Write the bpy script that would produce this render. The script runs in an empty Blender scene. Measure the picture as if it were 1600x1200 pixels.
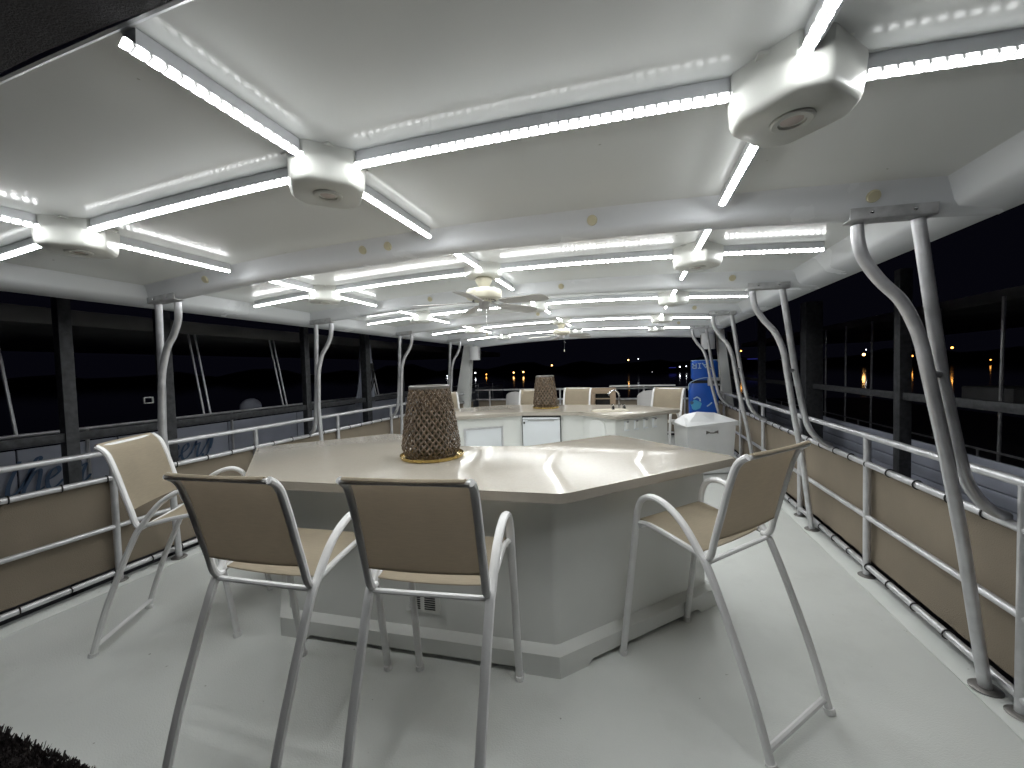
import bpy, bmesh, math, random
from mathutils import Vector, Matrix
random.seed(7)
SC = bpy.context.scene
COL = SC.collection
R_ = math.radians

# ------------------------------------------------------------------ camera
cam_d = bpy.data.cameras.new('camera')
cam = bpy.data.objects.new('camera', cam_d)
COL.objects.link(cam)
cam_d.sensor_width = 36.0
cam_d.lens = 612.0 / 1600.0 * 36.0
cam_d.clip_start = 0.03
cam_d.clip_end = 2000.0
RW = Matrix(((0.95467525, 0.01699644, 0.29716372),
             (0.29621475, 0.0436527, -0.9541233),
             (-0.0291887, 0.99890218, 0.03663956)))
cam.matrix_world = Matrix.Translation((0, 0, 1.5)) @ RW.to_4x4()
SC.camera = cam

# ------------------------------------------------------------------ night sky, exposure
world = bpy.data.worlds.new('World')
SC.world = world
world.use_nodes = True
wn = world.node_tree.nodes
bg = wn['Background']
bg.inputs['Color'].default_value = (0.30, 0.30, 0.62, 1)
bg.inputs['Strength'].default_value = 0.0055
SC.view_settings.view_transform = 'Standard'
SC.view_settings.look = 'None'
SC.view_settings.exposure = 0.0
SC.view_settings.gamma = 1.0
SC.cycles.use_denoising = True
SC.cycles.max_bounces = 10
SC.cycles.diffuse_bounces = 6
SC.cycles.glossy_bounces = 4
SC.cycles.sample_clamp_indirect = 6.0
LED = 74.0            # radiance of the LED strips

# ------------------------------------------------------------------ materials
def new_mat(name):
    m = bpy.data.materials.new(name)
    m.use_nodes = True
    nt = m.node_tree
    return m, nt, nt.nodes['Principled BSDF']

def mat(name, col, rough=0.5, metal=0.0, bump=0.0, bscale=40.0, var=0.0, vscale=3.0, coat=0.0, spec=0.5,
        stretch=(1, 1, 1), rvar=0.0, stain=None, stain_amt=0.0, stain_scale=2.0):
    m, nt, p = new_mat(name)
    N, L = nt.nodes, nt.links
    p.inputs['Base Color'].default_value = (*col, 1)
    p.inputs['Roughness'].default_value = rough
    p.inputs['Metallic'].default_value = metal
    p.inputs['Specular IOR Level'].default_value = spec
    p.inputs['Coat Weight'].default_value = coat
    p.inputs['Coat Roughness'].default_value = 0.08
    tc = N.new('ShaderNodeTexCoord')
    mp = N.new('ShaderNodeMapping')
    mp.inputs['Scale'].default_value = stretch
    L.new(tc.outputs['Object'], mp.inputs['Vector'])
    if var > 0 or rvar > 0:
        nz = N.new('ShaderNodeTexNoise')
        nz.inputs['Scale'].default_value = vscale
        nz.inputs['Detail'].default_value = 6
        L.new(mp.outputs[0], nz.inputs['Vector'])
        if var > 0:
            mr = N.new('ShaderNodeMapRange')
            mr.inputs['To Min'].default_value = 1 - var
            mr.inputs['To Max'].default_value = 1 + var
            mr.inputs['From Min'].default_value = 0.3
            mr.inputs['From Max'].default_value = 0.7
            L.new(nz.outputs['Fac'], mr.inputs['Value'])
            mx = N.new('ShaderNodeMix')
            mx.data_type = 'RGBA'
            mx.blend_type = 'MULTIPLY'
            mx.inputs[0].default_value = 1
            mx.inputs[6].default_value = (*col, 1)
            L.new(mr.outputs[0], mx.inputs[7])
            last = mx.outputs[2]
            if stain:
                n2 = N.new('ShaderNodeTexNoise')
                n2.inputs['Scale'].default_value = stain_scale
                n2.inputs['Detail'].default_value = 8
                n2.inputs['Roughness'].default_value = 0.65
                L.new(mp.outputs[0], n2.inputs['Vector'])
                m2 = N.new('ShaderNodeMapRange')
                m2.inputs['From Min'].default_value = 0.52
                m2.inputs['From Max'].default_value = 0.72
                m2.inputs['To Max'].default_value = stain_amt
                L.new(n2.outputs['Fac'], m2.inputs['Value'])
                mx2 = N.new('ShaderNodeMix')
                mx2.data_type = 'RGBA'
                mx2.inputs[7].default_value = (*stain, 1)
                L.new(m2.outputs[0], mx2.inputs[0])
                L.new(last, mx2.inputs[6])
                last = mx2.outputs[2]
            L.new(last, p.inputs['Base Color'])
        if rvar > 0:
            m3 = N.new('ShaderNodeMapRange')
            m3.inputs['From Min'].default_value = 0.3
            m3.inputs['From Max'].default_value = 0.7
            m3.inputs['To Min'].default_value = max(0.02, rough - rvar)
            m3.inputs['To Max'].default_value = rough + rvar
            L.new(nz.outputs['Fac'], m3.inputs['Value'])
            L.new(m3.outputs[0], p.inputs['Roughness'])
    if bump > 0:
        nb = N.new('ShaderNodeTexNoise')
        nb.inputs['Scale'].default_value = bscale
        nb.inputs['Detail'].default_value = 5
        L.new(mp.outputs[0], nb.inputs['Vector'])
        bp = N.new('ShaderNodeBump')
        bp.inputs['Strength'].default_value = bump
        bp.inputs['Distance'].default_value = 0.01
        L.new(nb.outputs['Fac'], bp.inputs['Height'])
        L.new(bp.outputs[0], p.inputs['Normal'])
    return m

def add_specks(m, col, scale, thr):
    nt = m.node_tree; N, L = nt.nodes, nt.links; p = N['Principled BSDF']
    src = p.inputs['Base Color'].links[0].from_socket
    tc = N.new('ShaderNodeTexCoord')
    v = N.new('ShaderNodeTexNoise'); v.inputs['Scale'].default_value = scale; v.inputs['Detail'].default_value = 3
    L.new(tc.outputs['Object'], v.inputs['Vector'])
    r = N.new('ShaderNodeMapRange'); r.inputs['From Min'].default_value = thr; r.inputs['From Max'].default_value = thr + .03
    r.inputs['To Max'].default_value = .7
    L.new(v.outputs['Fac'], r.inputs['Value'])
    mx = N.new('ShaderNodeMix'); mx.data_type = 'RGBA'; mx.inputs[7].default_value = (*col, 1)
    L.new(r.outputs[0], mx.inputs[0]); L.new(src, mx.inputs[6]); L.new(mx.outputs[2], p.inputs['Base Color'])

def sling_mat(name, col):
    m, nt, p = new_mat(name)
    N, L = nt.nodes, nt.links
    tc = N.new('ShaderNodeTexCoord')
    w1 = N.new('ShaderNodeTexWave'); w1.inputs['Scale'].default_value = 150; w1.bands_direction = 'X'
    w2 = N.new('ShaderNodeTexWave'); w2.inputs['Scale'].default_value = 150; w2.bands_direction = 'Z'
    nz = N.new('ShaderNodeTexNoise'); nz.inputs['Scale'].default_value = 260; nz.inputs['Detail'].default_value = 2
    ms = N.new('ShaderNodeMapping'); ms.inputs['Scale'].default_value = (0.08, 1, 1)
    n2 = N.new('ShaderNodeTexNoise'); n2.inputs['Scale'].default_value = 5; n2.inputs['Detail'].default_value = 6
    for w in (w1, w2, n2): L.new(tc.outputs['Object'], w.inputs['Vector'])
    L.new(tc.outputs['Object'], ms.inputs['Vector']); L.new(ms.outputs[0], nz.inputs['Vector'])
    ad = N.new('ShaderNodeMath'); ad.operation = 'ADD'
    L.new(w1.outputs['Fac'], ad.inputs[0]); L.new(w2.outputs['Fac'], ad.inputs[1])
    bp = N.new('ShaderNodeBump'); bp.inputs['Strength'].default_value = 0.25; bp.inputs['Distance'].default_value = 0.002
    L.new(ad.outputs[0], bp.inputs['Height']); L.new(bp.outputs[0], p.inputs['Normal'])
    mr = N.new('ShaderNodeMapRange'); mr.inputs['From Min'].default_value = .3; mr.inputs['From Max'].default_value = .7
    mr.inputs['To Min'].default_value = .82; mr.inputs['To Max'].default_value = 1.12
    a2 = N.new('ShaderNodeMath'); a2.operation = 'MULTIPLY_ADD'; a2.inputs[1].default_value = .6
    m4 = N.new('ShaderNodeMath'); m4.operation = 'MULTIPLY'; m4.inputs[1].default_value = .4
    L.new(n2.outputs['Fac'], m4.inputs[0])
    L.new(nz.outputs['Fac'], a2.inputs[0]); L.new(m4.outputs[0], a2.inputs[2]); L.new(a2.outputs[0], mr.inputs['Value'])
    mx = N.new('ShaderNodeMix'); mx.data_type = 'RGBA'; mx.blend_type = 'MULTIPLY'; mx.inputs[0].default_value = 1
    mx.inputs[6].default_value = (*col, 1); L.new(mr.outputs[0], mx.inputs[7]); L.new(mx.outputs[2], p.inputs['Base Color'])
    p.inputs['Roughness'].default_value = .75
    p.inputs['Specular IOR Level'].default_value = .3
    tr = N.new('ShaderNodeBsdfTranslucent'); tr.inputs['Color'].default_value = (.58, .53, .46, 1)
    ms2 = N.new('ShaderNodeMixShader'); ms2.inputs[0].default_value = .48
    L.new(p.outputs[0], ms2.inputs[1]); L.new(tr.outputs[0], ms2.inputs[2])
    L.new(ms2.outputs[0], N['Material Output'].inputs['Surface'])
    return m

def led_mat():
    m, nt, p = new_mat('led_glow')
    N, L = nt.nodes, nt.links
    uv = N.new('ShaderNodeUVMap'); uv.uv_map = 'UVMap'
    sx = N.new('ShaderNodeSeparateXYZ'); L.new(uv.outputs[0], sx.inputs[0])
    mu = N.new('ShaderNodeMath'); mu.operation = 'MULTIPLY'; mu.inputs[1].default_value = 2 * math.pi / 0.0300
    L.new(sx.outputs['X'], mu.inputs[0])
    co = N.new('ShaderNodeMath'); co.operation = 'COSINE'; L.new(mu.outputs[0], co.inputs[0])
    mr = N.new('ShaderNodeMapRange'); mr.inputs['From Min'].default_value = -0.95; mr.inputs['From Max'].default_value = 0.55
    mr.inputs['To Min'].default_value = LED * 0.008; mr.inputs['To Max'].default_value = LED * 1.65
    L.new(co.outputs[0], mr.inputs['Value'])
    fa = N.new('ShaderNodeMath'); fa.operation = 'MULTIPLY'
    L.new(mr.outputs[0], fa.inputs[0]); L.new(sx.outputs['Y'], fa.inputs[1])
    p.inputs['Base Color'].default_value = (.7, .7, .72, 1)
    p.inputs['Roughness'].default_value = .2
    p.inputs['Emission Color'].default_value = (0.95, 0.97, 0.965, 1)
    L.new(fa.outputs[0], p.inputs['Emission Strength'])
    return m

def glow_mat(name, col, s):
    m, nt, p = new_mat(name)
    p.inputs['Base Color'].default_value = (0, 0, 0, 1)
    p.inputs['Emission Color'].default_value = (*col, 1)
    p.inputs['Emission Strength'].default_value = s
    return m

M = dict(
    ceiling=mat('ceiling_gelcoat', (.78, .795, .785), .17, bump=.02, bscale=30, var=.03, vscale=1.3, spec=.17),
    beam=mat('beam_gelcoat', (.79, .81, .84), .24, bump=.03, bscale=5, var=.03, vscale=2, rvar=.05),
    white=mat('white_gelcoat', (.80, .81, .79), .22, bump=.04, bscale=9, var=.03, vscale=2, rvar=.05),
    island=mat('island_gelcoat', (.75, .76, .735), .13, bump=.05, bscale=4, var=.04, vscale=2.2, rvar=.06),
    hub=mat('junction_white', (.80, .81, .77), .3, var=.03, vscale=6),
    plug=mat('yellowed_plug', (.62, .57, .40), .45),
    deck=mat('deck_paint', (.76, .78, .755), .48, bump=.22, bscale=160, var=.045, vscale=1.6, rvar=.07,
             stain=(.58, .59, .56), stain_amt=.35, stain_scale=1.7),
    mat_=mat('dark_carpet', (.022, .016, .016), .95, bump=.9, bscale=90, var=.5, vscale=60),
    alu=mat('anodised_tube', (.60, .60, .62), .38, metal=.65, bump=.03, bscale=60, var=.12, vscale=14, rvar=.10),
    alu_plate=mat('mill_plate', (.50, .50, .51), .45, metal=.5, bump=.08, bscale=50, var=.2, vscale=20),
    canvas=mat('tan_canvas', (.22, .185, .142), .85, bump=.3, bscale=220, var=.10, vscale=2.2, spec=.2),
    tie=mat('black_tie', (.012, .012, .013), .5),
    counter=mat('counter_top', (.43, .395, .34), .13, bump=.004, bscale=3, var=.03, vscale=70, spec=.2),
    black=mat('black_gap', (.01, .01, .01), .6),
    dark=mat('dark_plastic', (.035, .033, .03), .45),
    frame=mat('chair_white', (.84, .84, .84), .34, var=.05, vscale=8, bump=.04, bscale=90),
    sling=sling_mat('sling_fabric', (.57, .495, .375)),
    fridge=mat('fridge_enamel', (.74, .77, .80), .3, var=.02, vscale=3),
    chrome=mat('chrome', (.62, .62, .63), .16, metal=1),
    brass=mat('brass_tray', (.62, .46, .17), .26, metal=.85, var=.12, vscale=9, rvar=.08),
    weave=mat('rattan', (.135, .095, .062), .30, bump=.3, bscale=120, var=.45, vscale=45),
    rim=mat('dull_metal_rim', (.23, .22, .21), .4, metal=.6),
    glass=mat('smoked_glass', (.07, .07, .05), .08, spec=.6),
    candle=mat('candle_wax', (.55, .47, .32), .5),
    blade=mat('fan_blade', (.50, .49, .475), .42, var=.06, vscale=9),
    fanwhite=mat('fan_ivory', (.70, .67, .55), .32),
    lens=mat('light_lens', (.72, .63, .60), .25),
    blue=mat('blue_vinyl', (.012, .085, .42), .34, var=.15, vscale=3),
    cyan=mat('cyan_print', (.08, .36, .60), .35),
    pale=mat('pale_print', (.42, .55, .68), .35),
    galv=mat('galvanised_steel', (.055, .057, .062), .6, metal=.25, var=.35, vscale=22, bump=.2, bscale=40),
    boatgrey=mat('blue_grey_panel', (.37, .39, .47), .6, var=.12, vscale=2.5),
    boatdark=mat('neighbour_dark', (.05, .05, .06), .6, var=.2, vscale=1.5),
    boatroof=mat('neighbour_roof', (.16, .16, .16), .5, var=.25, vscale=1.5),
    ink=mat('navy_ink', (.06, .11, .20), .5),
    inkpale=mat('pale_outline', (.16, .22, .36), .5),
    awning=mat('charcoal_awning', (.030, .028, .031), .9, bump=.4, bscale=200, var=.15, vscale=30),
    tanseat=mat('tan_vinyl', (.36, .27, .19), .5, bump=.05, bscale=60, var=.06, vscale=5),
    shell=mat('grey_shell', (.45, .44, .44), .4),
    box=mat('dock_box_white', (.80, .81, .82), .30, var=.04, vscale=4, bump=.04, bscale=8),
    speaker=mat('speaker_white', (.66, .66, .67), .5, bump=.1, bscale=120),
    hill=mat('dark_shore', (.004, .004, .005), .9),
    led=led_mat(),
)

add_specks(M['deck'], (.22, .21, .18), 26, .735)
add_specks(M['ceiling'], (.35, .34, .30), 19, .745)

# ------------------------------------------------------------------ mesh helpers
def finish(bm, name, m, parent=None, smooth=True, angle=35, bevel=0.0, loc=None):
    if bevel > 0:
        es = [e for e in bm.edges if len(e.link_faces) == 2 and e.calc_face_angle(0) > R_(30)]
        if es:
            bmesh.ops.bevel(bm, geom=es, offset=bevel, segments=2, affect='EDGES', profile=.6, clamp_overlap=True)
    bmesh.ops.recalc_face_normals(bm, faces=bm.faces)
    me = bpy.data.meshes.new(name)
    bm.to_mesh(me)
    bm.free()
    me.materials.append(m)
    if smooth:
        me.polygons.foreach_set('use_smooth', [True] * len(me.polygons))
        me.set_sharp_from_angle(angle=R_(angle))
    o = bpy.data.objects.new(name, me)
    COL.objects.link(o)
    if parent: o.parent = parent
    if loc: o.location = loc
    return o

def inst(src, name, parent=None, loc=None, rot=None):
    o = bpy.data.objects.new(name, src.data)
    COL.objects.link(o)
    if parent: o.parent = parent
    if loc: o.location = loc
    if rot: o.rotation_euler = rot
    return o

def box_bm(c, s, bm=None, rz=0.0, ry=0.0, rx=0.0):
    bm = bm or bmesh.new()
    mt = Matrix.Translation(c) @ Matrix.Rotation(rz, 4, 'Z') @ Matrix.Rotation(ry, 4, 'Y') @ Matrix.Rotation(rx, 4, 'X') @ Matrix.Diagonal((s[0], s[1], s[2], 1))
    bmesh.ops.create_cube(bm, size=1, matrix=mt)
    return bm

def prism_bm(poly, z0, z1, bm=None):
    bm = bm or bmesh.new()
    a = [bm.verts.new((x, y, z0)) for x, y in poly]
    b = [bm.verts.new((x, y, z1)) for x, y in poly]
    n = len(poly)
    bm.faces.new(a[::-1]); bm.faces.new(b)
    for i in range(n):
        bm.faces.new((a[i], a[(i + 1) % n], b[(i + 1) % n], b[i]))
    return bm

def catmull(pts, sub=6):
    P = [Vector(p) for p in pts]
    out = []
    for i in range(len(P) - 1):
        p0 = P[max(i - 1, 0)]; p1 = P[i]; p2 = P[i + 1]; p3 = P[min(i + 2, len(P) - 1)]
        for k in range(sub):
            t = k / sub
            out.append(0.5 * ((2 * p1) + (-p0 + p2) * t + (2 * p0 - 5 * p1 + 4 * p2 - p3) * t * t + (-p0 + 3 * p1 - 3 * p2 + p3) * t ** 3))
    out.append(P[-1])
    return out

def tube_bm(pts, r, segs=10, bm=None, rb=None, ref=None):
    """round (or oval ra x rb) tube along points; ref = direction that gets radius r"""
    bm = bm or bmesh.new()
    P = [Vector(p) for p in pts]
    n = len(P)
    T = []
    for i in range(n):
        t = (P[min(i + 1, n - 1)] - P[max(i - 1, 0)])
        T.append(t.normalized())
    u = Vector(ref) if ref else (Vector((0, 0, 1)) if abs(T[0].z) < .9 else Vector((1, 0, 0)))
    rb = rb or r
    rings = []
    for i in range(n):
        if ref: u = Vector(ref)
        u = (u - u.dot(T[i]) * T[i]).normalized()
        v = T[i].cross(u)
        rings.append([bm.verts.new(P[i] + u * (r * math.cos(2 * math.pi * k / segs)) + v * (rb * math.sin(2 * math.pi * k / segs))) for k in range(segs)])
    for i in range(n - 1):
        for k in range(segs):
            bm.faces.new((rings[i][k], rings[i][(k + 1) % segs], rings[i + 1][(k + 1) % segs], rings[i + 1][k]))
    bm.faces.new(rings[0][::-1]); bm.faces.new(rings[-1])
    return bm

def lathe_bm(prof, c=(0, 0, 0), segs=32, bm=None):
    bm = bm or bmesh.new()
    rings = []
    for r, z in prof:
        if r < 1e-5:
            rings.append([bm.verts.new((c[0], c[1], c[2] + z))])
        else:
            rings.append([bm.verts.new((c[0] + r * math.cos(2 * math.pi * k / segs), c[1] + r * math.sin(2 * math.pi * k / segs), c[2] + z)) for k in range(segs)])
    for a, b in zip(rings, rings[1:]):
        for k in range(segs):
            k2 = (k + 1) % segs
            if len(a) == 1 and len(b) == 1: continue
            if len(a) == 1: bm.faces.new((a[0], b[k], b[k2]))
            elif len(b) == 1: bm.faces.new((a[k], a[k2], b[0]))
            else: bm.faces.new((a[k], a[k2], b[k2], b[k]))
    return bm

def sheet_bm(rows, thick, bm=None):
    """grid of points -> solid sheet with a thickness along its normals"""
    bm = bm or bmesh.new()
    g = [[Vector(p) for p in row] for row in rows]
    nr, nc = len(g), len(g[0])
    def nrm(i, j):
        a = g[min(i + 1, nr - 1)][j] - g[max(i - 1, 0)][j]
        b = g[i][min(j + 1, nc - 1)] - g[i][max(j - 1, 0)]
        return a.cross(b).normalized()
    A = [[bm.verts.new(g[i][j] + nrm(i, j) * thick / 2) for j in range(nc)] for i in range(nr)]
    B = [[bm.verts.new(g[i][j] - nrm(i, j) * thick / 2) for j in range(nc)] for i in range(nr)]
    for i in range(nr - 1):
        for j in range(nc - 1):
            bm.faces.new((A[i][j], A[i + 1][j], A[i + 1][j + 1], A[i][j + 1]))
            bm.faces.new((B[i][j], B[i][j + 1], B[i + 1][j + 1], B[i + 1][j]))
    for i in range(nr - 1):
        bm.faces.new((A[i][0], B[i][0], B[i + 1][0], A[i + 1][0]))
        bm.faces.new((A[i][-1], A[i + 1][-1], B[i + 1][-1], B[i][-1]))
    for j in range(nc - 1):
        bm.faces.new((A[0][j], A[0][j + 1], B[0][j + 1], B[0][j]))
        bm.faces.new((A[-1][j], B[-1][j], B[-1][j + 1], A[-1][j + 1]))
    return bm

def offset_poly(poly, ds):
    """inset a counter-clockwise polygon, one distance per edge (edge i from vertex i to i+1)"""
    n = len(poly)
    lines = []
    for i in range(n):
        a = Vector(poly[i]); b = Vector(poly[(i + 1) % n])
        d = (b - a).normalized(); nn = Vector((-d.y, d.x))
        lines.append((a + nn * ds[i], d))
    out = []
    for i in range(n):
        p, d = lines[i - 1]; q, e = lines[i]
        den = d.x * e.y - d.y * e.x
        t = ((q.x - p.x) * e.y - (q.y - p.y) * e.x) / den
        out.append((p.x + d.x * t, p.y + d.y * t))
    return out

def tag(o, label=None, cat=None, group=None, kind=None):
    if label: o['label'] = label
    if cat: o['category'] = cat
    if group: o['group'] = group
    if kind: o['kind'] = kind
    return o

def thing(name, label, cat, loc=(0, 0, 0), rz=0.0, group=None):
    o = bpy.data.objects.new(name, None)
    o.empty_display_size = .1
    COL.objects.link(o)
    o.location = loc
    o.rotation_euler = (0, 0, rz)
    return tag(o, label, cat, group)

def kids(o): return [c for c in bpy.data.objects if c.parent == o]

def copy_thing(root, loc, rz, label, group=None, name=None):
    r = root.copy(); COL.objects.link(r)
    r.location = loc; r.rotation_euler = (0, 0, rz)
    r['label'] = label
    if group: r['group'] = group
    for ch in kids(root):
        c = ch.copy(); COL.objects.link(c); c.parent = r
        for g in kids(ch):
            d = g.copy(); COL.objects.link(d); d.parent = c
    return r

# ------------------------------------------------------------------ the boat's roof: shape functions
XC = -1.10
def ceil_z(x): return 2.27 - 0.018 * (x - XC) ** 2
BEAMS = [2.02, 3.53, 5.16, 6.86]
ROOF_Y0, ROOF_Y1 = 0.595, 8.15
HW = 2.50

# ================================================================== LARGE STRUCTURE
# water, shore, deck
bm = bmesh.new()
bmesh.ops.create_grid(bm, x_segments=1, y_segments=1, size=900, matrix=Matrix.Translation((0, 0, -3.6)))
wm = mat('lake_water', (.004, .005, .009), .06, bump=.55, bscale=1.3, stretch=(1, .35, 1))
tag(finish(bm, 'water', wm, smooth=False), kind='structure')
bm = bmesh.new()
prev = None
for i in range(81):
    a = R_(-70 + i * 140 / 80)
    x, y = 620 * math.sin(a), 620 * math.cos(a)
    h = 1 + 9 * abs(math.sin(i * .37) * .6 + math.sin(i * .91 + 1) * .4) + random.random() * 3
    cur = [bm.verts.new((x, y, -4.0)), bm.verts.new((x, y, h)), bm.verts.new((x * 1.1, y * 1.1, h * 1.4)), bm.verts.new((x * 1.1, y * 1.1, -4))]
    if prev:
        for k in range(3): bm.faces.new((prev[k], prev[k + 1], cur[k + 1], cur[k]))
    prev = cur
tag(finish(bm, 'shore_hill', M['hill']), kind='structure')

bm = box_bm(((1.42 - 3.60) / 2, 4.9, -.06), (1.42 + 3.60, 8.2, .12))
tag(finish(bm, 'deck', M['deck'], bevel=.004), kind='structure')
for x, w in ((1.50, .155), (-3.685, .165)):
    bm = bmesh.new()
    s = 1 if x > 0 else -1
    pr = [(-w / 2 * s, -.12), (-w / 2 * s, .004), (-w / 2 * s + .03 * s, .012), (w / 2 * s - .02 * s, .015), (w / 2 * s, .008), (w / 2 * s, -.12)]
    A = [bm.verts.new((x + a, .8, b)) for a, b in pr]; B = [bm.verts.new((x + a, 9.0, b)) for a, b in pr]
    for i in range(6): bm.faces.new((A[i], A[(i + 1) % 6], B[(i + 1) % 6], B[i]))
    bm.faces.new(A); bm.faces.new(B[::-1])
    tag(finish(bm, 'deck_edge', M['deck'], angle=60), kind='structure')
bm = box_bm((XC, 4.9, -.9), (5.10, 8.2, 1.5))
tag(finish(bm, 'boat_hull', M['white']), 'white hull side of the houseboat below the upper deck', 'boat hull')

# dark carpet on the aft steps, ragged front edge
bm = bmesh.new()
nx, ny = 180, 12
g = [[bm.verts.new((-3.6 + 5.0 * i / nx, .30 + .585 * j / ny + (random.uniform(-.012, .010) if j == ny else 0), .012 + random.uniform(0, .012) - (.010 if j == ny else 0))) for i in range(nx + 1)] for j in range(ny + 1)]
for j in range(ny):
    for i in range(nx): bm.faces.new((g[j][i], g[j][i + 1], g[j + 1][i + 1], g[j + 1][i]))
tag(finish(bm, 'carpet_mat', M['mat_'], smooth=False), 'dark ragged carpet mat at the aft end of the white deck', 'mat')

bm = bmesh.new()
rt = random.Random(3)
for i in range(5200):
    x = rt.uniform(-3.45, -1.7); y = .885 - abs(rt.gauss(0, .10)) + rt.uniform(0, .012)
    if y < .55: continue
    h = rt.uniform(.012, .030); a = rt.uniform(0, 6.283); w = rt.uniform(.003, .006)
    dx, dy = rt.uniform(-.012, .012), rt.uniform(-.010, .014)
    c, sn = math.cos(a) * w, math.sin(a) * w
    v = [bm.verts.new((x - c, y - sn, .008)), bm.verts.new((x + c, y + sn, .008)), bm.verts.new((x + dx + c * .5, y + dy + sn * .5, .008 + h)), bm.verts.new((x + dx - c * .5, y + dy - sn * .5, .008 + h))]
    bm.faces.new(v)
cm = [o for o in bpy.data.objects if o.name == 'carpet_mat'][0]
o = finish(bm, 'pile', M['mat_'], cm, smooth=False); o['kind'] = 'stuff'
bm = tube_bm(catmull([(-.34, 1.24, .004), (-.325, 1.265, .006), (-.335, 1.285, .004), (-.315, 1.31, .007), (-.322, 1.335, .004)], 4), .0028, 5)
tube_bm(catmull([(-.335, 1.285, .004), (-.345, 1.30, .006), (-.342, 1.315, .004)], 3), .002, 5, bm)
tag(finish(bm, 'leaf_scrap', M['dark']), 'tiny dark curled scrap lying on the deck in front of the near counter', 'debris')

# roof
roof = thing('canopy_roof', 'white fibreglass canopy roof with cross beams over the whole upper deck', 'roof', (0, 0, 0))
def bay_edges():
    ys = [ROOF_Y0] + BEAMS + [ROOF_Y1 - .12]
    return list(zip(ys, ys[1:]))
def strip_sheet(x0, x1, y0, y1, n=24, zo=0.0, t=.03):
    bm = bmesh.new()
    A = []
    for i in range(n + 1):
        x = x0 + (x1 - x0) * i / n
        z = ceil_z(x) + zo
        A.append([bm.verts.new((x, y0, z)), bm.verts.new((x, y1, z)), bm.verts.new((x, y1, z + t)), bm.verts.new((x, y0, z + t))])
    for a, b in zip(A, A[1:]):
        for k in range(4): bm.faces.new((a[k], b[k], b[(k + 1) % 4], a[(k + 1) % 4]))
    bm.faces.new(A[0]); bm.faces.new(A[-1][::-1])
    return bm
for i, (a, b) in enumerate(bay_edges()):
    finish(strip_sheet(XC - 2.32, XC + 2.32, a, b, t=.03), 'ceiling_panel', M['ceiling'], roof)
def beam_bm(y, prof, x0, x1, n=30, wob=0.0):
    bm = bmesh.new()
    rings = []
    for i in range(n + 1):
        x = x0 + (x1 - x0) * i / n
        w = wob * (math.sin(x * 2.3 + y) + .6 * math.sin(x * 5.1))
        rings.append([bm.verts.new((x, y + py, ceil_z(x) + pz + (w if pz < -.05 else 0))) for py, pz in prof])
    m = len(prof)
    for a, b in zip(rings, rings[1:]):
        for k in range(m): bm.faces.new((a[k], b[k], b[(k + 1) % m], a[(k + 1) % m]))
    bm.faces.new(rings[0]); bm.faces.new(rings[-1][::-1])
    return bm
BP = [(-.10, .002), (-.075, -.012), (-.045, -.070), (-.03, -.090), (-.005, -.100), (.045, -.104), (.065, -.098), (.08, -.07), (.11, -.012), (.13, .002), (.13, .02), (-.10, .02)]
for y in BEAMS:
    bo = finish(beam_bm(y, BP, XC - 2.48, XC + 2.48, wob=.0022), 'cross_beam', M['beam'], roof, angle=50)
    plugs = [-2.78, -1.50, -1.33, -.18, .93] if y == BEAMS[0] else ([-1.9, -.6, .75] if y == BEAMS[1] else [-1.2, .7])
    for px in plugs:
        z = ceil_z(px) - .045
        bm = bmesh.new()
        bmesh.ops.create_cone(bm, cap_ends=True, segments=18, radius1=.026, radius2=.021, depth=.012,
                              matrix=Matrix.Translation((px, y - .062, z)) @ Matrix.Rotation(R_(-62) + math.pi, 4, 'X'))
        finish(bm, 'plug', M['plug'], bo)
# front and aft lips
FP = [(-.10, .002), (-.06, -.07), (-.02, -.13), (.04, -.165), (.12, -.165), (.16, -.12), (.16, .05), (-.10, .05)]
finish(beam_bm(ROOF_Y1, FP, XC - 2.48, XC + 2.48), 'front_beam', M['beam'], roof, angle=50)
AP = [(-.006, -.001), (.0, -.003), (.006, -.001), (.006, .03), (-.006, .03)]
finish(beam_bm(ROOF_Y0, AP, XC - 2.48, XC + 2.48), 'aft_lip', M['beam'], roof)
for s in (1, -1):
    xi, xo = XC + s * 2.27, XC + s * HW
    zi, zo = ceil_z(xi), ceil_z(xi) - .093
    prof = [(xi - s * .03, zi + .002), (xi - s * .012, zi - .012), (xi + s * .02, zo + .02), (xi + s * .04, zo), (xo - s * .02, zo - .028), (xo, zo - .02), (xo + s * .012, zo + .05), (xo - s * .01, zi + .05), (xi - s * .03, zi + .05)]
    bm = bmesh.new()
    A = [bm.verts.new((x, ROOF_Y0 + .001, z)) for x, z in prof]; B = [bm.verts.new((x, ROOF_Y1 + .15, z)) for x, z in prof]
    for i in range(len(prof)): bm.faces.new((A[i], A[(i + 1) % len(prof)], B[(i + 1) % len(prof)], B[i]))
    bm.faces.new(A); bm.faces.new(B[::-1])
    finish(bm, 'side_beam', M['beam'], roof, angle=40)

# charcoal awning that carries on behind the roof's aft edge
bm = bmesh.new()
A = []
for i in range(25):
    x = XC - 2.5 + 5.0 * i / 24
    A.append([bm.verts.new((x, ROOF_Y0 - .02 - 1.6 * j / 8, ceil_z(x) - .012 + .006 * math.sin(i * 1.3 + j) + .02 * j / 8)) for j in range(9)])
for i in range(24):
    for j in range(8): bm.faces.new((A[i][j], A[i + 1][j], A[i + 1][j + 1], A[i][j + 1]))
tag(finish(bm, 'awning', M['awning']), 'dark charcoal awning cloth beyond the aft edge of the white roof', 'awning')

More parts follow.
